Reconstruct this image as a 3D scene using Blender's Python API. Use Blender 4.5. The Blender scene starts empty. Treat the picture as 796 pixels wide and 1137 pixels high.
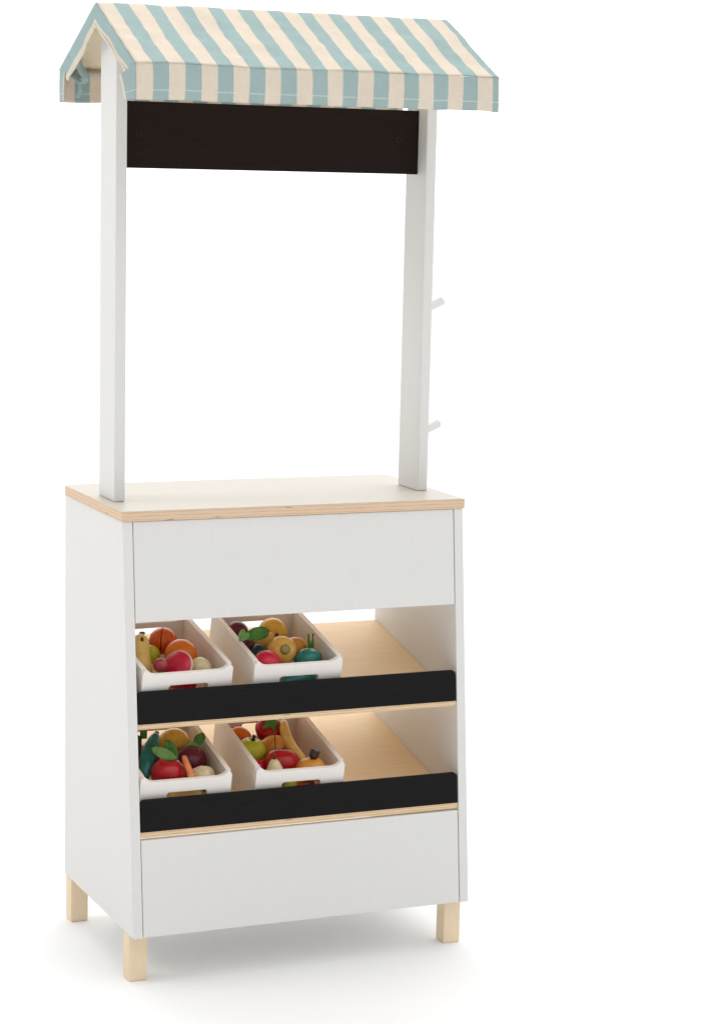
import bpy, bmesh, math, random
from mathutils import Vector, Matrix, Euler, noise
random.seed(7)
scn = bpy.context.scene
C = scn.collection
R = math.radians

# ------------------------------------------------------------------ helpers
def link(o, parent=None):
    C.objects.link(o)
    if parent: o.parent = parent
    return o
def tag(o, label, cat, group=None):
    o['label'] = label; o['category'] = cat
    if group: o['group'] = group
    return o
def thing(name, label, cat, loc=(0, 0, 0), rot=(0, 0, 0), group=None):
    o = bpy.data.objects.new(name, None); o.empty_display_size = .02
    link(o); o.location = loc; o.rotation_euler = rot
    return tag(o, label, cat, group)
def obj(name, bm, mat, parent=None, smooth=False, bevel=0, loc=None, rot=None, seg=2):
    bmesh.ops.recalc_face_normals(bm, faces=bm.faces)
    me = bpy.data.meshes.new(name); bm.to_mesh(me); bm.free()
    for m in (mat if isinstance(mat, (list, tuple)) else [mat]): me.materials.append(m)
    if smooth:
        for p in me.polygons: p.use_smooth = True
    o = bpy.data.objects.new(name, me); link(o, parent)
    if loc is not None: o.location = loc
    if rot is not None: o.rotation_euler = rot
    if bevel:
        b = o.modifiers.new('bevel', 'BEVEL'); b.width = bevel; b.segments = seg; b.limit_method = 'ANGLE'; b.angle_limit = R(35)
        b.harden_normals = False
    return o
def box_bm(x0, x1, y0, y1, z0, z1, bm=None):
    bm = bm or bmesh.new()
    vs = [bm.verts.new((x, y, z)) for x in (x0, x1) for y in (y0, y1) for z in (z0, z1)]
    for f in ((0, 1, 3, 2), (4, 6, 7, 5), (0, 4, 5, 1), (2, 3, 7, 6), (0, 2, 6, 4), (1, 5, 7, 3)):
        bm.faces.new([vs[i] for i in f])
    return bm
def plate_bm(outline, th, mapf, holes=()):
    """flat outline (u,v) with holes, thickness th along w; mapf(u,v,w) -> xyz"""
    bm = bmesh.new(); edges = []
    for loop in [outline] + list(holes):
        vs = [bm.verts.new((u, v, 0)) for u, v in loop]
        for i in range(len(vs)): edges.append(bm.edges.new((vs[i], vs[(i + 1) % len(vs)])))
    if holes: bmesh.ops.triangle_fill(bm, edges=edges, use_beauty=True, use_dissolve=True)
    else: bm.faces.new(list(bm.verts))
    r = bmesh.ops.extrude_face_region(bm, geom=list(bm.faces))
    for e in r['geom']:
        if isinstance(e, bmesh.types.BMVert): e.co.z += th
    for v in bm.verts: v.co = Vector(mapf(*v.co))
    return bm
def rrect(x0, x1, y0, y1, r, n=4, corners=(1, 1, 1, 1)):
    out = []
    for k, (cx, cy, a) in enumerate(((x1, y1, 0), (x0, y1, 90), (x0, y0, 180), (x1, y0, 270))):
        if not corners[k]: out.append((cx, cy)); continue
        ox = cx - r if cx == x1 else cx + r; oy = cy - r if cy == y1 else cy + r
        for i in range(n + 1):
            t = R(a + 90 * i / n); out.append((ox + r * math.cos(t), oy + r * math.sin(t)))
    return out
def lathe_bm(prof, n=28, lobes=0, amp=0, caps=True):
    bm = bmesh.new(); rings = []
    for (r, z) in prof:
        if r < 1e-6: rings.append([bm.verts.new((0, 0, z))])
        else:
            rings.append([bm.verts.new((r * (1 + amp * (abs(math.cos(lobes * math.pi * i / n)) - .6) if lobes else r) * math.cos(2 * math.pi * i / n) if lobes else r * math.cos(2 * math.pi * i / n),
                          r * (1 + amp * (abs(math.cos(lobes * math.pi * i / n)) - .6)) * math.sin(2 * math.pi * i / n) if lobes else r * math.sin(2 * math.pi * i / n), z)) for i in range(n)])
    for a, b in zip(rings, rings[1:]):
        for i in range(n):
            j = (i + 1) % n
            if len(a) == 1 and len(b) == 1: continue
            if len(a) == 1: bm.faces.new((a[0], b[i], b[j]))
            elif len(b) == 1: bm.faces.new((a[i], a[j], b[0]))
            else: bm.faces.new((a[i], a[j], b[j], b[i]))
    if caps:
        for rg in (rings[0], rings[-1]):
            if len(rg) > 1: bm.faces.new(rg)
    return bm
def ell(r, h, n=14, p=1.0, dt=0, db=0, a0=-90, a1=90):
    """ellipse profile r radius, h half height; dt/db = dimple depth top/bottom"""
    out = []
    for i in range(n + 1):
        t = R(a0 + (a1 - a0) * i / n); c = max(0, math.cos(t)) ** p; s = math.sin(t)
        z = h * s
        if s > 0: z -= dt * h * max(0, 1 - c * 1.9) ** 2
        else: z += db * h * max(0, 1 - c * 1.9) ** 2
        out.append((r * c if c > 1e-4 else 0, z))
    return out
def tube_bm(pts, rad, n=12, flat=1.0):
    pts = [Vector(p) for p in pts]; bm = bmesh.new(); rings = []
    up = Vector((.13, .21, 1)).normalized()
    for i, p in enumerate(pts):
        d = (pts[min(i + 1, len(pts) - 1)] - pts[max(i - 1, 0)]).normalized()
        u = d.cross(up); u = u.normalized() if u.length > 1e-4 else Vector((1, 0, 0)); w = u.cross(d)
        r = rad[i] if isinstance(rad, (list, tuple)) else rad
        rings.append([bm.verts.new(p + u * r * math.cos(2 * math.pi * k / n) + w * r * flat * math.sin(2 * math.pi * k / n)) for k in range(n)])
    for a, b in zip(rings, rings[1:]):
        for i in range(n): bm.faces.new((a[i], a[(i + 1) % n], b[(i + 1) % n], b[i]))
    bm.faces.new(rings[0]); bm.faces.new(rings[-1])
    return bm
def bez(a, b, c, n=14):
    a, b, c = Vector(a), Vector(b), Vector(c)
    return [(1 - t) ** 2 * a + 2 * t * (1 - t) * b + t * t * c for t in [i / n for i in range(n + 1)]]

# ------------------------------------------------------------------ materials
def new_mat(name):
    m = bpy.data.materials.new(name); m.use_nodes = True
    nt = m.node_tree; b = nt.nodes['Principled BSDF']
    return m, nt, b
def N(nt, t, **kw):
    n = nt.nodes.new(t)
    for k, v in kw.items(): setattr(n, k, v)
    return n
def grain(nt, scale, stretch, detail=4, coord='Object', rough=.55):
    tc = N(nt, 'ShaderNodeTexCoord'); mp = N(nt, 'ShaderNodeMapping'); mp.inputs['Scale'].default_value = stretch
    nz = N(nt, 'ShaderNodeTexNoise'); nz.inputs['Scale'].default_value = scale; nz.inputs['Detail'].default_value = detail
    nz.inputs['Roughness'].default_value = rough
    nt.links.new(tc.outputs[coord], mp.inputs[0]); nt.links.new(mp.outputs[0], nz.inputs['Vector'])
    return nz.outputs['Fac'], mp
def ramp(nt, fac, stops, interp='LINEAR'):
    r = N(nt, 'ShaderNodeValToRGB'); e = r.color_ramp; e.interpolation = interp
    while len(e.elements) < len(stops): e.elements.new(.5)
    for el, (p, c) in zip(e.elements, stops): el.position = p; el.color = (*c, 1)
    nt.links.new(fac, r.inputs[0]); return r.outputs[0]
def bump(nt, b, h, strength, dist=.001):
    n = N(nt, 'ShaderNodeBump'); n.inputs['Strength'].default_value = strength; n.inputs['Distance'].default_value = dist
    nt.links.new(h, n.inputs['Height']); nt.links.new(n.outputs[0], b.inputs['Normal'])
def sc(c, k): return tuple(max(0, min(1, x * k)) for x in c)

def m_paint(name, col, stretch=(40, 40, 3), rough=.5, var=.011, bstr=.10):
    m, nt, b = new_mat(name)
    f, _ = grain(nt, 9, stretch)
    nt.links.new(ramp(nt, f, [(.3, sc(col, 1 - var)), (.7, sc(col, 1 + var))]), b.inputs['Base Color'])
    b.inputs['Roughness'].default_value = rough; b.inputs['Specular IOR Level'].default_value = .35 if col[0] > .1 else .07
    bump(nt, b, f, bstr, .0004)
    return m
def m_wood(name, c0, c1, stretch, rough=.55, scale=10):
    m, nt, b = new_mat(name)
    f, _ = grain(nt, scale, stretch, 6)
    f2, _ = grain(nt, 3, (1, 1, 1), 2)
    mx = N(nt, 'ShaderNodeMath', operation='MULTIPLY_ADD'); mx.inputs[1].default_value = .7
    m2 = N(nt, 'ShaderNodeMath', operation='MULTIPLY'); m2.inputs[1].default_value = .3
    nt.links.new(f2, m2.inputs[0]); nt.links.new(f, mx.inputs[0]); nt.links.new(m2.outputs[0], mx.inputs[2])
    nt.links.new(ramp(nt, mx.outputs[0], [(.32, c1), (.62, c0)]), b.inputs['Base Color'])
    b.inputs['Roughness'].default_value = rough; b.inputs['Specular IOR Level'].default_value = .3
    bump(nt, b, f, .3, .0003)
    return m
def m_plyedge(name, th, layers, light, dark, z0=0):
    """edge of plywood: veneer layers stacked along the object's own Z"""
    m, nt, b = new_mat(name)
    tc = N(nt, 'ShaderNodeTexCoord'); sp = N(nt, 'ShaderNodeSeparateXYZ'); nt.links.new(tc.outputs['Object'], sp.inputs[0])
    wob, _ = grain(nt, 6, (1, 1, 1), 2)
    a = N(nt, 'ShaderNodeMath', operation='MULTIPLY_ADD'); a.inputs[1].default_value = .0016; nt.links.new(wob, a.inputs[0]); nt.links.new(sp.outputs['Z'], a.inputs[2])
    d = N(nt, 'ShaderNodeMath', operation='MULTIPLY'); d.inputs[1].default_value = layers / th * math.pi; nt.links.new(a.outputs[0], d.inputs[0])
    s = N(nt, 'ShaderNodeMath', operation='SINE'); nt.links.new(d.outputs[0], s.inputs[0])
    f, _ = grain(nt, 14, (3, 3, 90), 5)
    mx = N(nt, 'ShaderNodeMath', operation='MULTIPLY_ADD'); mx.inputs[1].default_value = .35; nt.links.new(s.outputs[0], mx.inputs[0]); nt.links.new(f, mx.inputs[2])
    base = ramp(nt, mx.outputs[0], [(.1, dark), (.35, light), (.8, light)])
    kn, _ = grain(nt, 1, (26, 26, 330), 1)      # the odd small gap between veneers
    kf = ramp(nt, kn, [(.735, (0, 0, 0)), (.76, (.8, .8, .8))])
    k = N(nt, 'ShaderNodeMix', data_type='RGBA'); nt.links.new(kf, k.inputs[0]); nt.links.new(base, k.inputs[6]); k.inputs[7].default_value = (.10, .05, .03, 1)
    nt.links.new(k.outputs[2], b.inputs['Base Color'])
    b.inputs['Roughness'].default_value = .6; b.inputs['Specular IOR Level'].default_value = .25
    bump(nt, b, f, .3, .0003)
    return m
def m_toy(name, col, grainc=None, rough=.24, var=.12, stretch=(1, 1, 1)):
    m, nt, b = new_mat(name)
    f, _ = grain(nt, 90, stretch, 4)
    nt.links.new(ramp(nt, f, [(.3, sc(col, 1 - var)), (.72, grainc or sc(col, 1 + var))]), b.inputs['Base Color'])
    b.inputs['Roughness'].default_value = rough; b.inputs['Specular IOR Level'].default_value = .42
    bump(nt, b, f, .12, .0003)
    return m

WHITE = m_paint('white_paint', (.745, .74, .722))
WHITE_X = m_paint('white_paint_on_trays', (.84, .80, .76), (4, 30, 30), .55)
TOPM = m_wood('pale_birch_top', (.585, .545, .48), (.545, .505, .44), (2, 40, 10), .45)
WHITEB = m_paint('bounce_white', (.90, .895, .88))  # brighter than the panel paint, added to bounce light under the cabinet
TRAYW = m_paint('shade_tinted_tray_side', (.83, .765, .69), (30, 4, 30), .55, .03)  # tray white with warm shade and bounced light put into the colour
SHELF = m_wood('birch_shelf', (.86, .68, .44), (.79, .58, .34), (2, 45, 10), .5)
EDGE = m_plyedge('ply_edge', .0126, 6, (.74, .55, .39), (.60, .41, .26))
EDGE2 = m_plyedge('shelf_ply_edge', .0068, 4, (.78, .59, .38), (.56, .35, .19))
LEGM = m_wood('pine_leg', (.88, .73, .53), (.82, .64, .43), (40, 40, 2.5), .55)
BLACK = m_paint('black_paint', (.0125, .0115, .0122), (4, 40, 40), .6, .1, .05)
SIGNM = m_paint('black_sign_paint', (.018, .0115, .0098), (3, 40, 40), .6, .1, .05)
METAL, _nt, _b = new_mat('dark_screw'); _b.inputs['Base Color'].default_value = (.022, .017, .016, 1); _b.inputs['Specular IOR Level'].default_value = .15; _b.inputs['Roughness'].default_value = .6
VOID, _nt, _b = new_mat('screw_recess'); _b.inputs['Base Color'].default_value = (.003, .003, .003, 1); _b.inputs['Roughness'].default_value = 1

SW = .0204   # stripe width
TEAL = (.435, .57, .565); CREAM = (.88, .785, .66)
def m_fabric(name, striped=True, teal=TEAL, cream=CREAM, stitch=None):
    m, nt, b = new_mat(name)
    uv = N(nt, 'ShaderNodeUVMap'); sp = N(nt, 'ShaderNodeSeparateXYZ'); nt.links.new(uv.outputs[0], sp.inputs[0])
    # woven threads
    mp = N(nt, 'ShaderNodeMapping'); mp.inputs['Scale'].default_value = (1, 1, 1); nt.links.new(uv.outputs[0], mp.inputs[0])
    def thread(scale):
        q = N(nt, 'ShaderNodeMapping'); q.inputs['Scale'].default_value = scale; nt.links.new(uv.outputs[0], q.inputs[0])
        z = N(nt, 'ShaderNodeTexNoise'); z.inputs['Scale'].default_value = 1; z.inputs['Detail'].default_value = 3; nt.links.new(q.outputs[0], z.inputs['Vector']); return z.outputs['Fac']
    t1 = thread((1400, 60, 1)); t2 = thread((60, 1400, 1))
    wv = N(nt, 'ShaderNodeMath', operation='ADD'); nt.links.new(t1, wv.inputs[0]); nt.links.new(t2, wv.inputs[1])
    big = thread((22, 16, 1))
    if striped:
        wn = thread((30, 9, 1))
        w = N(nt, 'ShaderNodeMath', operation='MULTIPLY_ADD'); w.inputs[1].default_value = .0035; nt.links.new(wn, w.inputs[0]); nt.links.new(sp.outputs['X'], w.inputs[2])
        o = N(nt, 'ShaderNodeMath', operation='ADD'); o.inputs[1].default_value = 40 * SW - .00175; nt.links.new(w.outputs[0], o.inputs[0])
        dv = N(nt, 'ShaderNodeMath', operation='DIVIDE'); dv.inputs[1].default_value = 2 * SW; nt.links.new(o.outputs[0], dv.inputs[0])
        fr = N(nt, 'ShaderNodeMath', operation='FRACT'); nt.links.new(dv.outputs[0], fr.inputs[0])
        col = ramp(nt, fr.outputs[0], [(0, cream), (.492, cream), (.508, teal), (.994, teal), (1, cream)])
    else:
        rgb = N(nt, 'ShaderNodeRGB'); rgb.outputs[0].default_value = (*cream, 1); col = rgb.outputs[0]
    def mult(col, fac, lo, hi):
        r = ramp(nt, fac, [(.3, (lo,) * 3), (.7, (hi,) * 3)])
        k = N(nt, 'ShaderNodeMix', data_type='RGBA', blend_type='MULTIPLY'); k.inputs[0].default_value = 1
        nt.links.new(col, k.inputs[6]); nt.links.new(r, k.inputs[7]); return k.outputs[2]
    hw = N(nt, 'ShaderNodeMath', operation='MULTIPLY'); hw.inputs[1].default_value = .5; nt.links.new(wv.outputs[0], hw.inputs[0])
    col = mult(col, hw.outputs[0], .90, 1.05)
    col = mult(col, big, .955, 1.02)
    if stitch is not None:   # a line of pale thread along the hem
        a = N(nt, 'ShaderNodeMath', operation='SUBTRACT'); a.inputs[1].default_value = stitch; nt.links.new(sp.outputs['Y'], a.inputs[0])
        ab = N(nt, 'ShaderNodeMath', operation='ABSOLUTE'); nt.links.new(a.outputs[0], ab.inputs[0])
        lt = N(nt, 'ShaderNodeMath', operation='LESS_THAN'); lt.inputs[1].default_value = .00055; nt.links.new(ab.outputs[0], lt.inputs[0])
        fx = N(nt, 'ShaderNodeMath', operation='MULTIPLY'); fx.inputs[1].default_value = 1 / .0032; nt.links.new(sp.outputs['X'], fx.inputs[0])
        f2 = N(nt, 'ShaderNodeMath', operation='FRACT'); nt.links.new(fx.outputs[0], f2.inputs[0])
        l2 = N(nt, 'ShaderNodeMath', operation='LESS_THAN'); l2.inputs[1].default_value = .72; nt.links.new(f2.outputs[0], l2.inputs[0])
        mm = N(nt, 'ShaderNodeMath', operation='MULTIPLY'); nt.links.new(lt.outputs[0], mm.inputs[0]); nt.links.new(l2.outputs[0], mm.inputs[1])
        k = N(nt, 'ShaderNodeMix', data_type='RGBA'); nt.links.new(mm.outputs[0], k.inputs[0]); nt.links.new(col, k.inputs[6]); k.inputs[7].default_value = (.82, .80, .74, 1)
        col = k.outputs[2]
    nt.links.new(col, b.inputs['Base Color'])
    b.inputs['Roughness'].default_value = .9; b.inputs['Specular IOR Level'].default_value = .12
    b.inputs['Sheen Weight'].default_value = .0
    # light passes through the cloth a little
    tr = N(nt, 'ShaderNodeBsdfTranslucent'); nt.links.new(col, tr.inputs[0])
    ms = N(nt, 'ShaderNodeMixShader'); ms.inputs[0].default_value = .18
    out = nt.nodes['Material Output']
    nt.links.new(b.outputs[0], ms.inputs[1]); nt.links.new(tr.outputs[0], ms.inputs[2]); nt.links.new(ms.outputs[0], out.inputs[0])
    hh = N(nt, 'ShaderNodeMath', operation='MULTIPLY_ADD'); hh.inputs[1].default_value = 7; nt.links.new(big, hh.inputs[0]); nt.links.new(wv.outputs[0], hh.inputs[2])
    bump(nt, b, hh.outputs[0], .5, .0006)
    return m
FAB = m_fabric('striped_cotton'); FABH = m_fabric('striped_cotton_hem', stitch=.0115)
LIN = m_fabric('beige_cotton_lining', False, cream=(.80, .68, .50)); TRIM = m_fabric('cream_tape', False, cream=(.86, .80, .68))

# ------------------------------------------------------------------ fitted sizes (metres)
W = .4687; D = .2493; ZT = .600; ZB = .587; ZP = .0627; S = .0539
def fy(z): return -S * (ZB - z) / (ZB - ZP)
T = .0127; I0 = T; I1 = W - T

# ------------------------------------------------------------------ setting
bm = bmesh.new()
vs = [bm.verts.new((x, y, 0)) for x, y in ((-40, -40), (40, -40), (40, 60), (-40, 60))]; bm.faces.new(vs)
FL, nt, b = new_mat('studio_floor')
f, _ = grain(nt, 3, (1, 1, 1), 3)
nt.links.new(ramp(nt, f, [(.3, (.835, .835, .835)), (.7, (.845, .845, .845))]), b.inputs['Base Color']); b.inputs['Roughness'].default_value = .8; b.inputs['Specular IOR Level'].default_value = .1
o = obj('floor', bm, FL); o['kind'] = 'structure'

# ------------------------------------------------------------------ the stall
stall = thing('play_market_stall', 'white wooden toy market stall with striped awning, black sign board and two sloping shelves', 'toy market stall')

def side_panel(x0):
    out = [(fy(ZP), ZP), (D, ZP), (D, ZB), (0, ZB)]
    bm = plate_bm(out, T, lambda u, v, w: (w, u, v))
    return obj('side_panel', bm, WHITE, stall, bevel=.0009, loc=(x0, 0, 0))
side_panel(0); side_panel(I1)
# top board: pale face, plywood edge, rounded corners
top = obj('counter_top', plate_bm(rrect(-.002, W + .002, -.002, D + .004, .012, 6, (1, 1, 0, 0)), ZT - ZB - .0006, lambda u, v, w: (u, v, w)), EDGE, stall, bevel=.0012, loc=(0, 0, ZB + .0002))
obj('top_face', plate_bm(rrect(-.0012, W + .0012, -.0012, D + .0032, .0115, 6, (1, 1, 0, 0)), .0007, lambda u, v, w: (u, v, w)), TOPM, top, bevel=.0003, loc=(0, 0, ZT - ZB - .0008))
def front_panel(z0, z1, gap=.0009, inset=.0006):
    th = .010
    def mp(u, v, w): return (u, fy(v) + inset + w, v)
    return obj('front_panel', plate_bm([(I0 + gap, z0), (I1 - gap, z0), (I1 - gap, z1), (I0 + gap, z1)], th, mp), WHITE, stall, bevel=.0007)
front_panel(.4611, ZB - .0004); front_panel(ZP + .0005, .1866)
obj('bottom_panel', box_bm(I0 + .0003, I1 - .0003, fy(.07) + .0125, D - .002, ZP + .001, ZP + .011), WHITEB, stall, bevel=.0006)
shelf_def = []
for (zb0, zl0, zl1, zr) in ((.3254, .3324, .3742, .3923), (.1870, .1964, .2379, .2580)):
    yf = fy(zl0) ; ang = math.atan2(zr - zl0, D - .004 - yf); L = math.hypot(zr - zl0, D - .004 - yf)
    th = .0068 if zb0 > .3 else .0078
    sh = obj('shelf', box_bm(I0 + .0003, I1 - .0003, .001, L, -th, -.0006), EDGE2, stall, bevel=.0005, loc=(0, yf - .0005, zl0), rot=(ang, 0, 0))
    obj('shelf_face', box_bm(I0 + .0006, I1 - .0006, .0015, L - .0005, -.0007, 0), SHELF, sh)
    lip = plate_bm(rrect(I0 + .001, I1 - .001, 0, zl1 - zl0 - .0008, .006, 5, (1, 1, 0, 0)), .0058, lambda u, v, w: (u, w + v * S / (ZB - ZP), v))
    obj('shelf_lip', lip, BLACK, stall, bevel=.0008, loc=(0, yf + .0002, zl0 + .0004))
    shelf_def.append((yf - .0005, zl0, ang))
for lx in (.0012, W - .0012 - .0243):
    for ly in (-.0329, .2220):
        obj('leg', box_bm(-.01215, .01215, -.01215, .01215, 0, ZP - .0004), LEGM, stall, bevel=.0014, loc=(lx + .01215, ly + .01215, 0))
# posts
PX = .0145; PT = .0145; PY0, PY1 = .0809, .1455
RY, RZ, DA, ZE, ZV, EX = .1031, 1.2222, .1587, 1.1439, 1.1018, .0048
def roofz(y): return RZ - (RZ - ZE) * abs(y - RY) / DA
for k, x in enumerate((PX, W - PX - PT)):
    out = [(PY0, ZT + .0003), (PY1, ZT + .0003), (PY1, roofz(PY1) - .006), (RY, RZ - .006), (PY0, roofz(PY0) - .006)]
    p = obj('post', plate_bm(out, PT, lambda u, v, w: (w, u, v)), WHITE, stall, bevel=.0014, loc=(x, 0, 0), seg=2)
    if k == 1:
        for z in (.838, .6725):
            d = Vector((math.cos(R(24)), 0, math.sin(R(24)))); a = Vector((PT - .004, .108, z + .002))
            obj('peg', tube_bm([a, a + d * .0335, a + d * .0350], [.0060, .0060, .0050], 20), WHITE, p, smooth=False, bevel=.0006)
# cross rails hidden under the cloth, carrying it
rail = TOPM
for y in (RY - DA + .006, RY + DA - .006):
    obj('awning_rail', tube_bm([(.001, y, ZE - .0045), (W - .001, y, ZE - .0045)], .0036, 14), rail, stall, smooth=True)
# sign board
sgn = obj('sign_board', plate_bm([(PX + PT + .0004, 1.0204), (W - PX - PT - .0004, 1.0204), (W - PX - PT - .0004, 1.1033), (PX + PT + .0004, 1.1033)], .010, lambda u, v, w: (u, w, v)), SIGNM, stall, bevel=.0009, loc=(0, .1067, 0))
#@@SCREWS@@
for (x, z) in ((.0530, 1.0625), (.4100, 1.0650)):
    h = obj('screw', plate_bm([(.0042 * math.cos(i * math.pi / 8), .0042 * math.sin(i * math.pi / 8)) for i in range(16)], .0012, lambda u, v, w: (u, w, v)), METAL, sgn, bevel=.0004, loc=(x, -.0009, z))
    c = []
    for i in range(4):
        a = i * math.pi / 2 + .35
        c += [(.0034 * math.cos(a - .28), .0034 * math.sin(a - .28)), (.0034 * math.cos(a + .28), .0034 * math.sin(a + .28)), (.0014 * math.cos(a + math.pi / 4), .0009 * math.sin(a + math.pi / 4))]
    obj('cross_recess', plate_bm(c, .0006, lambda u, v, w: (u, w, v)), VOID, h, loc=(0, -.0002, 0))

# ------------------------------------------------------------------ awning cloth
def cloth(name, rows, cols, pf, uvf, mats, parent, th=.0009, mat_in=False):
    """grid surface; pf(i/cols, j/rows) -> Vector; solidified with real thickness"""
    bm = bmesh.new(); uvl = bm.loops.layers.uv.new('UVMap')
    g = [[bm.verts.new(pf(i / cols, j / rows)) for i in range(cols + 1)] for j in range(rows + 1)]
    for j in range(rows):
        for i in range(cols):
            f = bm.faces.new((g[j][i], g[j][i + 1], g[j + 1][i + 1], g[j + 1][i])); f.smooth = True
            for l, (a, b_) in zip(f.loops, ((i, j), (i + 1, j), (i + 1, j + 1), (i, j + 1))): l[uvl].uv = uvf(a / cols, b_ / rows)
    me = bpy.data.meshes.new(name); bm.to_mesh(me); bm.free()
    for m in mats: me.materials.append(m)
    o = bpy.data.objects.new(name, me); link(o, parent)
    s = o.modifiers.new('thickness', 'SOLIDIFY'); s.thickness = th; s.offset = 0; s.use_rim = True
    if mat_in: s.material_offset = 1
    return o
aw = bpy.data.objects.new('awning', None); aw.empty_display_size = .05; link(aw, stall); aw.location = (0, RY, ZE)
LX = W + 2 * EX
def nz(x, y, z, s): return noise.noise(Vector((x * s, y * s, z * s)))
def crease(x, y, s, k):   # sharp-ish folds: ridged noise
    return (1 - abs(nz(x * .6 + .3 * y, y, k, s)) * 2.6)
def wob(x, y, z, a=.0011): return a * (nz(x, y, z, 14) + .6 * nz(x + 3, y, z, 34) + .35 * nz(x, y + 5, z, 80) + .38 * max(0, crease(x, y, 19, 2)) ** 3 + .25 * max(0, crease(y * 2, x, 30, 5)) ** 3)
def A_(v): return v - Vector((0, RY, ZE))
SL = math.hypot(DA, RZ - ZE)
def eave_dz(x):      # the eave line is not ruler-straight
    return .0016 * nz(x, 2, 0, 9) + .0011 * nz(x, 7, 0, 30)
def slope_pt(u, v):     # v: 0 front eave .. 0.5 ridge .. 1 rear eave
    x = -EX + LX * u; t = (v - .5) * 2; y = RY + DA * t
    a = abs(t); z = RZ - (RZ - ZE) * a
    z -= .0010 * max(0, 1 - a / .04) ** 2                       # soft ridge
    z -= .0022 * math.sin(math.pi * min(1, a)) * (.6 + .4 * math.cos(6.28 * (x / LX)))   # sag between rails
    e = min(1, a * 4) * min(1, (1 - a) * 5)
    z += wob(x, y, z, .0030) * (.35 + .65 * e) + eave_dz(x) * a
    return A_(Vector((x, y, z)))
cn = cloth('canopy', 64, 110, slope_pt, lambda u, v: (LX * u, SL * 2 * v + .1), [FAB, LIN], aw, mat_in=True)
RET = .024
def valance(s):      # s=-1 front, +1 rear; wraps a little round both ends
    path = LX + 2 * RET; yv = RY + s * DA; H = ZE - ZV
    def pf(u, v):
        d = u * path - RET
        if d < 0: x = -EX; y = yv - s * (-d); end = -d / RET
        elif d > LX: x = -EX + LX; y = yv - s * (d - LX); end = (d - LX) / RET
        else: x = -EX + d; y = yv; end = 0
        top = ZE + eave_dz(x) - .0002 - end * .0045
        z = top - (top - ZV) * v + (eave_dz(x + .2) * .8 + .0006 * nz(x, 4, 0, 25)) * v
        k = v * (.3 + .7 * v)
        y += s * (.0042 * nz(x, 1, s * 3, 16) + .0022 * nz(x, z * .5, s * 3, 42) + .0012 * nz(x, z, s * 3, 95)) * k
        y += s * .0012 * math.sin(math.pi * v)
        # soft corner
        if end == 0:
            q = min(d, LX - d)
            if q < .004: y -= s * (.004 - q) ** 2 * 90
        if d < 0 and s < 0: x -= .013 * end * (1 - .55 * v); z -= .010 * end * (1 - v)
        else: x += (-1 if d < LX / 2 else 1) * (.0016 * v * end)
        return A_(Vector((x, y, z)))
    return cloth('valance', 12, 230, pf, lambda u, v: (u * path - RET, (1 - v) * H), [FABH], aw)
valance(-1); valance(1)
FH = .027
for side in (-1, 1):
    xe = -EX - .0006 if side < 0 else W + EX + .0006
    def pf(u, v, side=side, xe=xe):       # u along front eave -> ridge -> rear eave, v down the flap
        t = (u - .5) * 2; a = abs(t)
        tt = t * (1 - .17 * v * a)
        y = RY + DA * tt
        z = RZ - (RZ - ZE) * a - v * FH * (1 - .52 * a ** 3) - .001
        z -= .0010 * max(0, 1 - a / .04) ** 2
        z += .0022 * nz(t, 3, side, 5) * v; y += .0012 * nz(t, 6, side, 9) * v
        x = xe + side * (.0040 * nz(t, v, side, 4) * v) - side * .004 * v * v * a
        return A_(Vector((x, y, z)))
    gf = cloth('gable_flap', 6, 60, pf, lambda u, v: (-(v * FH) - .0006 if True else 0, u * SL * 2), [FAB, LIN], aw)
    def pt(u, v, pf=pf, side=side):
        p = pf(u, .93 + .13 * v); p.x += side * .0008; return p
    cloth('tape_hem', 2, 60, pt, lambda u, v: (u * SL * 2, v * .003), [TRIM], gf, th=.0016)
# tie straps at the rear left corner and at both rails
def strap(pts, w, mat=FAB, parent=aw):
    pts = [Vector(p) for p in pts]
    def pf(u, v):
        f = u * (len(pts) - 1); i = min(int(f), len(pts) - 2); t = f - i
        p = pts[i].lerp(pts[i + 1], t); d = (pts[i + 1] - pts[i]).normalized(); n = Vector((.35, -.9, .1)).cross(d).normalized()
        return A_(p + n * w * (v - .5))
    return cloth('tie_strap', 2, 24, pf, lambda u, v: (.026 + v * w, u * .06), [mat], parent, th=.0012)
ry = RY + DA
strap([(.004, ry - .052, 1.158), (.010, ry - .040, 1.146), (.022, ry - .034, 1.134), (.016, ry - .030, 1.128), (.008, ry - .024, 1.136), (.004, ry - .018, 1.140)], .011)
strap([(.016, ry - .026, 1.130), (.018, ry - .020, 1.118), (.014, ry - .016, 1.108)], .008)

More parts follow.
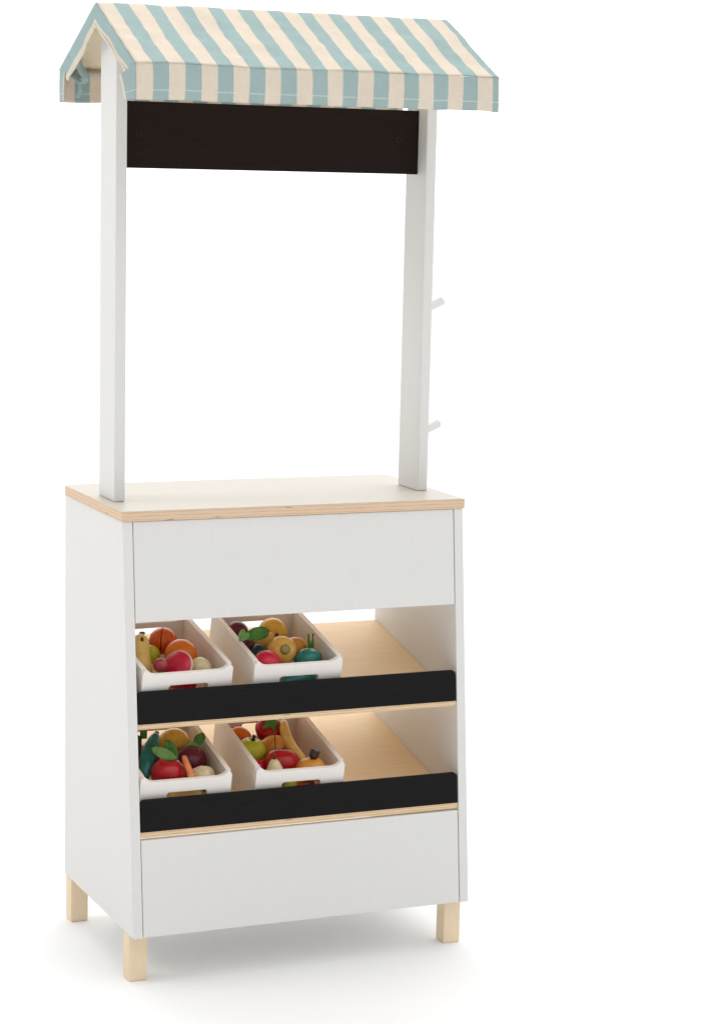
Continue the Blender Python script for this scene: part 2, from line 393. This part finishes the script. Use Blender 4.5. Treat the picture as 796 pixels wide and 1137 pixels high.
# ------------------------------------------------------------------ trays
TRAY_W, TRAY_L, TH, TS = .1222, .168, .0595, .0650
def make_tray():
    t = thing('produce_tray', 'x', 'tray')
    w = .0068; x1 = TRAY_W
    out = [(w + .0002, 0), (TRAY_L - w - .0002, 0), (TRAY_L - w - .0002, TS), (w + .0002, TS)]
    for x in (0, x1 - w):
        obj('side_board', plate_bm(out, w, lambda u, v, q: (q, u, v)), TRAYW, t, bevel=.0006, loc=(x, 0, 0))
    prof = [(0, 0), (x1, 0), (x1, TH + .0015), (x1 - .003, TS - .0005), (x1 - w + .001, TS - .0001), (x1 - w - .0018, TS - .0026)]
    prof += [(x1 - w - .006, TH - .0002), (x1 - w - .011, TH - .0014)]
    prof += [(x1 - u, v) for u, v in reversed(prof)]
    for y, dz in ((0, 0), (TRAY_L - w, .008)):
        o = obj('end_board', plate_bm(prof, w, lambda u, v, q: (u, q, v), [rrect(.0365, .0900, .0215 + dz, .0420 + dz, .0035, 3)]), WHITE_X, t, bevel=.0006, loc=(0, y, 0))
    obj('tray_bottom', box_bm(w + .0004, x1 - w - .0004, w + .0006, TRAY_L - w - .0006, .0004, .005), SHELF, t)
    return t
def copy_tree(o, parent=None):
    c = o.copy(); C.objects.link(c); c.parent = parent
    for ch in list(o.children): copy_tree(ch, c)
    return c
TRS = [(0, .0205, 2.0, 'white slotted tray of oranges and a standing banana, upper shelf against the left side'),
       (0, .1722, .0, 'white slotted tray of golden onion and leafy beetroot, right-hand one on the upper shelf'),
       (1, .0155, -.6, 'white slotted tray holding the leafy tomato and green courgettes, lower shelf at the left'),
       (1, .1714, -1.0, 'white slotted tray holding the lime-green apple and banana, right-hand one on the lower shelf')]
tray0 = make_tray()
for i, (si, X, ang, lab) in enumerate(TRS):
    t = tray0 if i == 0 else copy_tree(tray0)
    yf, z0, a = shelf_def[si]
    Yw = -.016 if si == 0 else -.031
    yo = Yw + TH * math.sin(a)
    if i == 0: yo -= .004
    t.location = (X, yo, z0 + (yo - yf) * math.tan(a) + .0004)
    t.rotation_euler = (a, 0, R(ang)); tag(t, lab, 'tray', 'white wooden produce trays')

# ------------------------------------------------------------------ toy fruit and vegetables
P = {
    'orange1': (0.0875, 0.0979, 0.4118, 0.0189),
    'orange2': (0.099, 0.0593, 0.402, 0.0212),
    'lime': (0.0656, 0.0837, 0.398, 0.0128),
    'redhalf': (0.0818, 0.0237, 0.3938, 0.0215),
    'radish': (0.0567, 0.0175, 0.3979, 0.0095),
    'garlic1': (0.1131, 0.0226, 0.3908, 0.0144),
    'plum1': (0.0956, 0.0381, 0.3686, 0.0169),
    'orange7': (0.0913, 0.0756, 0.3765, 0.0158),
    'beet1': (0.1968, 0.1158, 0.414, 0.0156),
    'beet2': (0.1993, 0.0912, 0.3991, 0.0136),
    'mango1': (0.2471, 0.1129, 0.4116, 0.0201),
    'pear1': (0.2231, 0.0969, 0.4026, 0.0162),
    'tom2': (0.2028, 0.0178, 0.3908, 0.0188),
    'onion1': (0.2309, 0.0386, 0.4016, 0.0196),
    'peach1': (0.2606, 0.065, 0.3993, 0.0173),
    'pepper1': (0.2615, 0.0227, 0.3908, 0.0159),
    'cuke_low': (0.2433, 0.014, 0.365, 0.0146),
    'aub_low': (0.2125, 0.0755, 0.3917, 0.0124),
    'potato1': (0.2357, 0.0525, 0.3719, 0.016),
    'plum3': (0.0773, 0.0781, 0.2566, 0.011),
    'lemon3': (0.118, 0.0988, 0.2592, 0.0124),
    'mango2': (0.0998, 0.083, 0.2766, 0.0221),
    'tomato1': (0.0656, 0.008, 0.258, 0.0228),
    'beet3': (0.1081, 0.0457, 0.2608, 0.0219),
    'garlic2': (0.1072, -0.0022, 0.2499, 0.018),
    'potato2': (0.0747, 0.023, 0.2308, 0.0157),
    'orange3': (0.1952, 0.0954, 0.2736, 0.0168),
    'apple1': (0.1975, 0.0573, 0.2653, 0.0198),
    'straw': (0.2384, 0.0977, 0.2771, 0.0201),
    'peach2': (0.2338, 0.0654, 0.2629, 0.0212),
    'apple2': (0.2275, 0.023, 0.2541, 0.0246),
    'pear2': (0.2054, -0.0075, 0.2537, 0.0134),
    'redlow': (0.1987, 0.0332, 0.2479, 0.0111),
    'pumpkin': (0.2584, -0.0014, 0.2502, 0.0208),
    'limelow': (0.2247, -0.0012, 0.2312, 0.0147),
    'orlow': (0.2497, 0.0072, 0.2269, 0.0172),
    'banana1a': (0.0466, 0.0641, 0.4303),
    'banana1b': (0.0436, 0.0355, 0.3821),
    'leaf2a': (0.1755, 0.0491, 0.4209),
    'leaf2b': (0.224, 0.0673, 0.4229),
    'stem2a': (0.2726, 0.042, 0.4213),
    'stem2b': (0.2715, 0.0381, 0.398),
    'cuke1a': (0.0666, 0.0604, 0.2966),
    'cuke1b': (0.0381, 0.0195, 0.2551),
    'cuke2a': (0.051, 0.0853, 0.2908),
    'cuke2b': (0.0422, 0.0801, 0.2529),
    'leaf3a': (0.0457, 0.0178, 0.2904),
    'leaf3b': (0.0782, 0.0097, 0.2744),
    'leaf3c': (0.0678, 0.0262, 0.2974),
    'leaf3d': (0.1299, 0.0594, 0.2944),
    'leaf3e': (0.1013, 0.0447, 0.282),
    'carrot1': (0.0822, -0.0029, 0.2818),
    'carrot2': (0.0855, -0.0218, 0.2614),
    'banana2a': (0.2554, 0.0888, 0.2916),
    'banana2b': (0.2534, 0.0149, 0.2612),
    'knob': (0.2618, -0.0045, 0.2713),
    'banana3a': (0.0582, -0.0145, 0.2324),
    'banana3b': (0.1059, -0.0134, 0.2327),
}

CAM = Vector((-.9029, -2.8, 1.0382))
M_OR = m_toy('orange_paint', (.74, .15, .006), (.80, .20, .010)); M_ORD = m_toy('deep_orange_paint', (.66, .09, .004), (.72, .12, .006))
M_PE = m_toy('peach_paint', (.66, .25, .03), (.74, .33, .05)); M_YE = m_toy('yellow_paint', (.76, .40, .035), (.82, .50, .07))
M_GO = m_toy('golden_paint', (.74, .38, .06), (.80, .48, .12)); M_BA = m_toy('banana_paint', (.78, .50, .12), (.84, .58, .19))
M_LI = m_toy('lime_paint', (.52, .53, .02), (.62, .62, .06)); M_RE = m_toy('red_paint', (.42, .005, .012), (.50, .010, .018))
M_CR = m_toy('crimson_paint', (.58, .008, .040), (.64, .015, .055)); M_MA = m_toy('maroon_paint', (.115, .008, .022), (.17, .014, .035))
M_TE = m_toy('teal_green_paint', (.010, .15, .125), (.02, .22, .18)); M_DG = m_toy('dark_green_paint', (.012, .055, .045), (.02, .085, .07))
M_GR = m_toy('leaf_green', (.045, .16, .022), (.10, .28, .05), .7); M_LG = m_toy('light_leaf_green', (.13, .27, .06), (.20, .38, .10), .7)
M_CE = m_toy('cream_paint', (.68, .56, .30), (.76, .66, .42)); M_TA = m_toy('bare_wood', (.66, .42, .20), (.76, .55, .32), .5, .2, (1, 1, 6))
M_BR = m_toy('brown_stem', (.030, .014, .009), (.06, .028, .016), .45); M_OL = m_toy('olive_wood', (.26, .20, .045), (.36, .28, .08))
M_RD = m_toy('dull_pink_paint', (.34, .03, .05), (.42, .07, .09)); M_PK = m_toy('pink_face', (.56, .012, .045), (.70, .07, .12)); M_CA = m_toy('carrot_paint', (.72, .17, .04), (.78, .27, .10)); M_RIM = m_toy('pale_rim', (.74, .50, .38), (.80, .60, .46))

def put(name, key, label, cat, rot=(0, 0, 0), group=None):
    x, y, z, r = P[key]
    return thing(name, label, cat, (x, y, z), tuple(R(a) for a in rot), group), r
def aim(t, d):        # turn local +Z of a thing along d
    t.rotation_euler = Vector(d).to_track_quat('Z', 'Y').to_euler()
def ball(root, name, prof, mat, n=30, lobes=0, amp=0, **k):
    return obj(name, lathe_bm(prof, n, lobes, amp), mat, root, smooth=True, **k)
def halves(root, r, h, mat, mat2=None, gap=.0006):
    """a ball sawn in two through its poles, the halves held together"""
    for s in (-1, 1):
        bm = lathe_bm(ell(r, h, 16), 32)
        bmesh.ops.bisect_plane(bm, geom=list(bm.verts) + list(bm.edges) + list(bm.faces), plane_co=(gap * s, 0, 0), plane_no=(-s, 0, 0), clear_outer=True)
        ed = [e for e in bm.edges if e.is_boundary]
        bmesh.ops.holes_fill(bm, edges=ed)
        o = obj('half', bm, mat if s < 0 else (mat2 or mat), root, smooth=False, bevel=.0005)
        for p in o.data.polygons: p.use_smooth = len(p.vertices) <= 4
def stem(root, h0, ln, r, mat=M_BR, lean=(.12, 0)):
    return obj('stem', tube_bm([(0, 0, h0 - .003), (lean[0] * ln * .5, lean[1] * ln * .5, h0 + ln * .5), (lean[0] * ln, lean[1] * ln, h0 + ln)], [r * .8, r * .85, r], 10), mat, root, bevel=.0003)
def leaf(root, a, b, w, mat, name='leaf', curl=.12):
    """felt leaf from tip a to base b (world points), thickened, with a midrib fold"""
    a, b = Vector(a), Vector(b); d = b - a; L = d.length; d.normalize()
    view = (CAM - a).normalized(); s = d.cross(view).normalized(); n = s.cross(d).normalized()
    bm = bmesh.new(); rows = []
    for i in range(13):
        t = i / 12; hw = w * .5 * (math.sin(math.pi * t ** .85) ** .75) + .0003
        c = a + d * L * t + n * (curl * L * math.sin(math.pi * t))
        rows.append([bm.verts.new(c + s * hw * q + n * (-.25 * hw * (1 - abs(q)) + .02 * L * math.sin(t * 9 + q))) for q in (-1, -.5, 0, .5, 1)])
    for p, q in zip(rows, rows[1:]):
        for i in range(4): bm.faces.new((p[i], p[i + 1], q[i + 1], q[i]))
    iv = Matrix.Translation(root.location) @ root.rotation_euler.to_matrix().to_4x4()
    iv.invert()
    for v in bm.verts: v.co = iv @ v.co
    o = obj(name, bm, mat, root, smooth=True)
    m = o.modifiers.new('thickness', 'SOLIDIFY'); m.thickness = .0012; m.offset = 0
    return o
view = lambda k: (CAM - Vector(P[k][:3])).normalized()

# --- upper left tray
t, r = put('toy_orange', 'orange1', 'two-halved deep orange toy orange beside the standing banana, near the rear slot', 'toy orange', (0, 0, -28)); halves(t, r, r * .95, M_ORD)
t, r = put('toy_orange', 'orange2', 'whole orange toy orange resting right of the red half fruit', 'toy orange', (8, 5, 20)); ball(t, 'body', ell(r, r * .9), M_OR)
t, r = put('toy_lime', 'lime', 'small lime-green toy fruit half hidden behind the standing banana', 'toy lime'); ball(t, 'body', ell(r, r), M_LI)
t, r = put('half_fruit', 'redhalf', 'crimson half fruit with a pale rim lying cut face forward', 'toy fruit half')
aim(t, view('redhalf') + Vector((-.75, 0, .55)))
ball(t, 'shell', [(0, -r * .75)] + ell(r, r * .75, 10, a0=-80, a1=0) + [(r * .96, .0008), (0, .0008)], M_RIM); obj('cut_face', lathe_bm([(0, .0004), (r * .92, .0004), (r * .9, .0024), (r * .5, .0045), (0, .0050)], 30), M_CR, t, smooth=True)
t, r = put('toy_radish', 'radish', 'little dull pink toy radish between the banana and the crimson half', 'toy radish'); ball(t, 'body', ell(r, r), M_RD)
t, r = put('toy_garlic', 'garlic1', 'pale cream toy bulb in the front right corner of the orange tray', 'toy garlic', (20, 25, 0)); ball(t, 'body', ell(r, r * .85, p=.9), M_CE, 36, 6, .05)
t, r = put('toy_plum', 'plum1', 'dark red toy plum seen only through the tray front slot', 'toy plum'); ball(t, 'body', ell(r, r * .9), M_RE)
t, r = put('toy_orange', 'orange7', 'lower toy orange buried under the other oranges', 'toy orange'); ball(t, 'body', ell(r, r * .95), M_OR)
a, b = Vector(P['banana1a']), Vector(P['banana1b'])
t = thing('toy_banana', 'pale wooden banana half standing upright at the left with dark tip', 'toy banana', b)
mid = (a - b) * .5 + Vector((-.006, 0, .0))
pts = bez((0, 0, 0), mid, a - b)
obj('body', tube_bm(pts, [.0095 + .0015 * math.sin(math.pi * i / 14) - (.0065 if i == 14 else .002 if i == 13 else 0) for i in range(15)], 18), M_BA, t, smooth=True)
obj('tip', lathe_bm(ell(.0042, .0018, 6), 12), M_BR, t, smooth=True, loc=(a - b) + Vector((.001, 0, .0012)))
n_ = (CAM - a).normalized()
obj('magnet_hole', lathe_bm(ell(.0023, .0046, 8), 12), M_BR, t, smooth=True, loc=(a - b) * .84 + n_ * .0100)

# --- upper right tray
t, r = put('toy_beetroot', 'beet1', 'dark maroon toy beetroot at the rear left behind the leaf', 'toy beetroot'); ball(t, 'body', ell(r, r * .95), M_MA)
t, r = put('toy_beetroot', 'beet2', 'dark maroon toy beetroot topped by a broad green leaf', 'toy beetroot'); ball(t, 'body', ell(r, r), M_MA)
leaf(t, P['leaf2b'], P['leaf2a'], .017, M_GR); 
la = Vector(P['leaf2a']); leaf(t, la + Vector((.004, -.004, .012)), la + Vector((-.001, -.004, -.004)), .008, M_LG); leaf(t, la + Vector((.012, -.004, .006)), la + Vector((-.002, -.006, -.004)), .007, M_LG)
t, r = put('toy_mango', 'mango1', 'mustard-yellow toy mango at the rear with a reddish patch', 'toy mango', (0, 25, 0)); ball(t, 'body', ell(r, r * .95), M_YE)
v_ = view('mango1'); q = Matrix.Rotation(-R(25), 3, 'Y') @ (v_ + Vector((.15, 0, -.35))).normalized()
obj('red_patch', lathe_bm([(0, 0), (.0075, -.0014), (.0066, .0006), (0, .0014)], 20), M_PE, t, smooth=True, loc=q * (r * .955), rot=q.to_track_quat('Z', 'Y').to_euler())
t, r = put('toy_pear', 'pear1', 'ochre toy pear lying beneath the broad leaf', 'toy pear'); aim(t, (.55, -.45, .35)); ball(t, 'body', [(0, -r), (r * .6, -r * .85), (r, -r * .2), (r * .85, r * .4), (r * .5, r), (r * .35, r * 1.3), (0, r * 1.45)], M_GO)
obj('stem', tube_bm([(0, 0, r * 1.35), (0, .001, r * 1.75)], .0014, 8), M_BR, t)
t, r = put('half_radish', 'tom2', 'crimson dome with pale rim at the front left of the beetroot tray', 'toy fruit half'); aim(t, view('tom2') * .35 + Vector((.35, -.3, .8)))
ball(t, 'dome', [(0, 0), (r, 0)] + ell(r, r * .85, 10, a0=4, a1=90), M_CR); obj('rim', lathe_bm([(0, -.0016), (r * 1.01, -.0016), (r * 1.01, 0), (0, 0)], 30), M_RIM, t)
t, r = put('toy_onion', 'onion1', 'golden toy onion pointing its round olive end to the front', 'toy onion'); aim(t, view('onion1') + Vector((.28, 0, .12)))
ball(t, 'body', [(0, -r * .9), (r * .6, -r * .75), (r * .95, -r * .25), (r, .1 * r), (r * .93, r * .38), (r * .7, r * .62), (r * .42, r * .74), (0, r * .78)], M_GO)
obj('end_disc', lathe_bm([(0, r * .74), (r * .34, r * .74), (r * .34, r * .9), (r * .26, r * .98), (0, r)], 20), M_OL, t, smooth=True)
t, r = put('toy_potato', 'peach1', 'tan toy potato cut in two, right behind the golden onion', 'toy potato', (0, 0, 35)); halves(t, r, r * .82, M_PE, M_GO)
t, r = put('toy_pepper', 'pepper1', 'teal-green toy pepper in the front right corner below the green shoots', 'toy pepper'); aim(t, (1, .35, .12)); ball(t, 'body', [(0, -r * 1.15), (r * .6, -r * 1.0), (r * .98, -r * .3), (r * .9, r * .5), (r * .55, r * 1.1), (0, r * 1.2)], M_TE, 40, 5, .08)
a, b = Vector(P['stem2a']), Vector(P['stem2b'])
t = thing('spring_onion', 'toy spring onion with two upright green shoots against the tray side', 'toy spring onion', b)
obj('bulb', tube_bm([(0, 0, -.022), (0, 0, -.012), (0, 0, 0)], [.003, .0055, .0045], 14), M_CE, t, smooth=True)
for dx in (-.0025, .0025): obj('leaf', tube_bm([(dx * .6, 0, -.002), (dx, 0, .012), a - b + Vector((dx * 1.3, 0, 0))], [.0022, .0022, .0014], 8), M_GR, t, smooth=True)
t, r = put('toy_cucumber', 'cuke_low', 'dark green toy cucumber glimpsed through the slot of the beetroot tray', 'toy cucumber'); aim(t, (1, .1, .12)); ball(t, 'body', ell(r * .75, r * 1.9), M_TE)
t, r = put('toy_avocado', 'aub_low', 'very dark green toy avocado in the gap below the leaf', 'toy avocado'); ball(t, 'body', ell(r, r * 1.1), M_DG)
t, r = put('toy_potato', 'potato1', 'golden toy potato buried beneath the golden onion', 'toy potato'); ball(t, 'body', ell(r, r * .9), M_GO)

# --- lower left tray
t, r = put('toy_plum', 'plum3', 'dark toy plum in the gap between courgette and tomato', 'toy plum'); ball(t, 'body', ell(r, r * 1.1), M_MA)
t, r = put('toy_lemon', 'lemon3', 'yellow toy lemon deep under the purple-red beetroot', 'toy lemon'); ball(t, 'body', ell(r, r * 1.2), M_YE)
for ka, kb, lab, mat, rr in (('cuke1a', 'cuke1b', 'teal-green toy courgette leaning up the front left corner', M_TE, .0105), ('cuke2a', 'cuke2b', 'dark toy courgette half hidden by the side panel with a square green stalk', M_DG, .009)):
    a, b = Vector(P[ka]), Vector(P[kb]); t = thing('toy_courgette', lab, 'toy courgette', b); d = a - b
    pts = bez(-d * .06, d * .5 + Vector((-.004, 0, .003)), d, 16)
    obj('body', tube_bm(pts, [rr * (max(0.05, math.sin(math.pi * (.12 + .80 * i / 16)))) ** .6 for i in range(17)], 16), mat, t, smooth=True)
    if ka == 'cuke1a': obj('stalk', tube_bm([d * .97, d * 1.06], [.0036, .003], 10), M_BR, t)
    else: obj('stalk', box_bm(-.0038, .0038, -.0038, .0038, -.005, .006), M_GR, t, bevel=.0006, loc=d * 1.02 + Vector((.0065, 0, 0)))
t, r = put('toy_mango', 'mango2', 'yellow toy mango at the back between courgette and beetroot', 'toy mango', (0, 18, 0)); ball(t, 'body', ell(r, r * .92), M_YE)
t, r = put('toy_tomato', 'tomato1', 'glossy red toy tomato under two green leaves', 'toy tomato', (6, 4, 0)); ball(t, 'body', ell(r, r * .86, 16, .85, .25), M_RE, 40)
leaf(t, P['leaf3a'], P['leaf3b'], .0135, M_LG); leaf(t, P['leaf3c'], P['leaf3b'], .0125, M_GR, curl=.05)
t, r = put('toy_beetroot', 'beet3', 'large purple-red toy beetroot with a leaf reaching the tray rim', 'toy beetroot', (0, 10, 0)); ball(t, 'body', ell(r, r * .98, 16, .95), M_MA)
l1, l2 = Vector(P['leaf3d']), Vector(P['leaf3e']); md = l1.lerp(l2, .45) + Vector((.004, -.004, -.009))
leaf(t, l1, md, .010, M_GR); leaf(t, l2, md, .010, M_LG, curl=.05); leaf(t, l1 + Vector((-.004, 0, -.002)), md + Vector((-.006, 0, 0)), .009, M_GR)
t, r = put('toy_garlic', 'garlic2', 'cream toy garlic bulb at the front beside the carrot', 'toy garlic', (0, 55, 10)); ball(t, 'body', [(0, -r), (r * .6, -r * .85), (r, -r * .1), (r * .8, r * .5), (r * .35, r * .95), (0, r * 1.1)], M_CE, 40, 6, .06)
a, b = Vector(P['carrot1']), Vector(P['carrot2']); t = thing('toy_carrot', 'slim orange toy carrot pointing up in front of the beetroot', 'toy carrot', b)
d = a - b; obj('body', tube_bm([-d * .1 - Vector((0, -.004, .012)), d * 0, d * .5, d * .95, d], [.0062, .0052, .0042, .0034, .0022], 14), M_CA, t, smooth=True)
t, r = put('toy_potato', 'potato2', 'brown toy potato buried beneath the leafy tomato', 'toy potato'); ball(t, 'body', ell(r, r * .9), M_GO)
a, b = Vector(P['banana3a']), Vector(P['banana3b']); t = thing('toy_banana', 'yellow toy banana glimpsed through the slot below the tomato', 'toy banana', (a + b) / 2)
c_ = (a + b) / 2; obj('body', tube_bm(bez(a - c_, Vector((0, .010, -.004)), b - c_), [.004] + [.0078] * 13 + [.004], 14), M_BA, t, smooth=True)

# --- lower right tray
t, r = put('toy_orange', 'orange3', 'bright toy orange in the rear left corner behind the lime-green apple', 'toy orange', (0, 30, 0)); ball(t, 'body', ell(r, r * .92), M_OR)
t, r = put('toy_apple', 'apple1', 'lime-green toy apple with a short brown stem', 'toy apple', (8, 4, 0)); ball(t, 'body', ell(r, r * .88, 16, .85, .35), M_LI, 40); stem(t, r * .62, .010, .0026)
t, r = put('toy_strawberry', 'straw', 'red toy strawberry with a star of green leaves', 'toy strawberry'); aim(t, view('straw') * .9 + Vector((.15, 0, 1.0)))
ball(t, 'body', [(0, -r * 1.15), (r * .45, -r * .85), (r * .85, -r * .1), (r, r * .4), (r * .8, r * .75), (r * .4, r * .9), (0, r * .9)], M_RE)
cs = []
for i in range(10):
    a_ = i * math.pi / 5; q = r * (.82 if i % 2 == 0 else .32); cs.append((q * math.cos(a_), q * math.sin(a_)))
bm = plate_bm(cs, .0014, lambda u, v, w: (u, v, w + r * .93 - 6 * (u * u + v * v)))
obj('calyx', bm, M_GR, t, bevel=.0003)
t, r = put('toy_peach', 'peach2', 'tan-orange toy peach cut in two in the middle of the tray', 'toy peach', (-20, 0, -20)); halves(t, r, r * .9, M_PE)
t, r = put('toy_apple', 'apple2', 'shiny red toy apple in the middle front of the tray', 'toy apple', (-14, 8, 0)); ball(t, 'body', ell(r, r * .80, 16, .85, .3), M_RE, 40); stem(t, r * .5, .008, .002)
t, r = put('toy_pear', 'pear2', 'cream toy pear with a thin brown stem at the tray front', 'toy pear', (0, -4, 0)); ball(t, 'body', [(0, -r * 1.6), (r * .8, -r * 1.4), (r * 1.15, -r * .8), (r * .95, -.1 * r), (r * .62, r * .6), (r * .45, r * .95), (r * .25, r * 1.12), (0, r * 1.15)], M_CE); stem(t, r * 1.1, .007, .0018)
t, r = put('toy_cherry', 'redlow', 'small crimson toy cherry between the lime-green apple and tray side', 'toy cherry'); ball(t, 'body', ell(r, r), M_CR)
t, r = put('toy_pumpkin', 'pumpkin', 'small orange toy pumpkin with a thick dark knob on top', 'toy pumpkin'); ball(t, 'body', ell(r, r * .74, 14, .9, .15), M_PE, 48, 7, .07)
k_ = Vector(P['knob']) - Vector(P['pumpkin'][:3]); obj('stem', tube_bm([(k_.x * .7, k_.y * .5, r * .5), k_ - Vector((.001, 0, .002)), k_ + Vector((.002, -.001, .0052))], [.0035, .0062, .0066], 16), M_BR, t, bevel=.001)
a, b = Vector(P['banana2a']), Vector(P['banana2b']); t = thing('toy_banana', 'curved yellow toy banana lying along the right side of the tray', 'toy banana', b); d = a - b
obj('body', tube_bm(bez((.0015, -.003, -.003), d * .45 + Vector((-.012, 0, -.004)), d * 1.02, 16), [.0028] + [.0058, .0068, .0072] + [.0074] * 9 + [.0072, .0068, .0062, .0052], 10), M_BA, t, smooth=True)
obj('tip', tube_bm([(0, -.002, -.002), (.002, -.006, -.006)], [.003, .0024], 8), M_BR, t)
t, r = put('toy_lime', 'limelow', 'yellow-green toy lime glimpsed at the left of the front slot', 'toy lime'); ball(t, 'body', ell(r, r), M_LI)
t, r = put('toy_plum', 'orlow', 'rust-red toy plum glimpsed at the right of the front slot', 'toy plum'); ball(t, 'body', ell(r, r), M_ORD)

# ------------------------------------------------------------------ light
w = bpy.data.worlds.new('World'); scn.world = w; w.use_nodes = True
nt = w.node_tree; bg = nt.nodes['Background']
tc = N(nt, 'ShaderNodeTexCoord'); sp = N(nt, 'ShaderNodeSeparateXYZ'); nt.links.new(tc.outputs['Generated'], sp.inputs[0])
# white seamless studio: bright behind and overhead, dimmer on the camera's side
yy = N(nt, 'ShaderNodeMapRange', interpolation_type='SMOOTHSTEP'); yy.inputs[1].default_value = -.3; yy.inputs[2].default_value = .85; yy.inputs[3].default_value = .56; yy.inputs[4].default_value = 1.6
nt.links.new(sp.outputs['Y'], yy.inputs[0])
zz = N(nt, 'ShaderNodeMapRange', interpolation_type='SMOOTHSTEP'); zz.inputs[1].default_value = .2; zz.inputs[2].default_value = .8; zz.inputs[3].default_value = 0; zz.inputs[4].default_value = 1.0
nt.links.new(sp.outputs['Z'], zz.inputs[0])
ad = N(nt, 'ShaderNodeMath', operation='ADD'); nt.links.new(yy.outputs[0], ad.inputs[0]); nt.links.new(zz.outputs[0], ad.inputs[1])
xx = N(nt, 'ShaderNodeMapRange', interpolation_type='SMOOTHSTEP'); xx.inputs[1].default_value = -.95; xx.inputs[2].default_value = .15; xx.inputs[3].default_value = .30; xx.inputs[4].default_value = 1
nt.links.new(sp.outputs['X'], xx.inputs[0])
mu = N(nt, 'ShaderNodeMath', operation='MULTIPLY'); nt.links.new(ad.outputs[0], mu.inputs[0]); nt.links.new(xx.outputs[0], mu.inputs[1])
nt.links.new(mu.outputs[0], bg.inputs['Strength']); bg.inputs['Color'].default_value = (1, 1, 1, 1)
def area(name, loc, target, size, power, col=(1, 1, 1)):
    l = bpy.data.lights.new(name, 'AREA'); l.shape = 'SQUARE'; l.size = size; l.energy = power; l.color = col
    o = bpy.data.objects.new(name, l); C.objects.link(o); o.location = loc
    o.rotation_euler = (Vector(target) - Vector(loc)).to_track_quat('-Z', 'Y').to_euler(); return o
area('key_softbox', (-2.7, .9, 3.1), (.3, .1, .4), 1.3, 30, (1, .985, .96))

# ------------------------------------------------------------------ camera
cam = bpy.data.cameras.new('camera'); co = bpy.data.objects.new('camera', cam); C.objects.link(co); scn.camera = co
yaw, pitch, roll = -.42594, -.17183, .025558
fwd = Vector((-math.sin(yaw) * math.cos(pitch), math.cos(yaw) * math.cos(pitch), math.sin(pitch)))
r0 = Vector((math.cos(yaw), math.sin(yaw), 0)); u0 = r0.cross(fwd)
r1 = r0 * math.cos(roll) + u0 * math.sin(roll); u1 = -r0 * math.sin(roll) + u0 * math.cos(roll)
m = Matrix((r1, u1, -fwd)).transposed().to_4x4(); m.translation = CAM; co.matrix_world = m
cam.sensor_fit = 'HORIZONTAL'; cam.sensor_width = 36; cam.lens = 2646.48 / 796 * 36
cam.shift_x = -(434.41 - 398) / 796; cam.shift_y = (636.81 - 568.5) / 796
cam.clip_end = 300; cam.clip_start = .05
scn.view_settings.view_transform = 'Standard'; scn.view_settings.look = 'None'; scn.view_settings.exposure = .02
scn.cycles.max_bounces = 10; scn.cycles.diffuse_bounces = 6
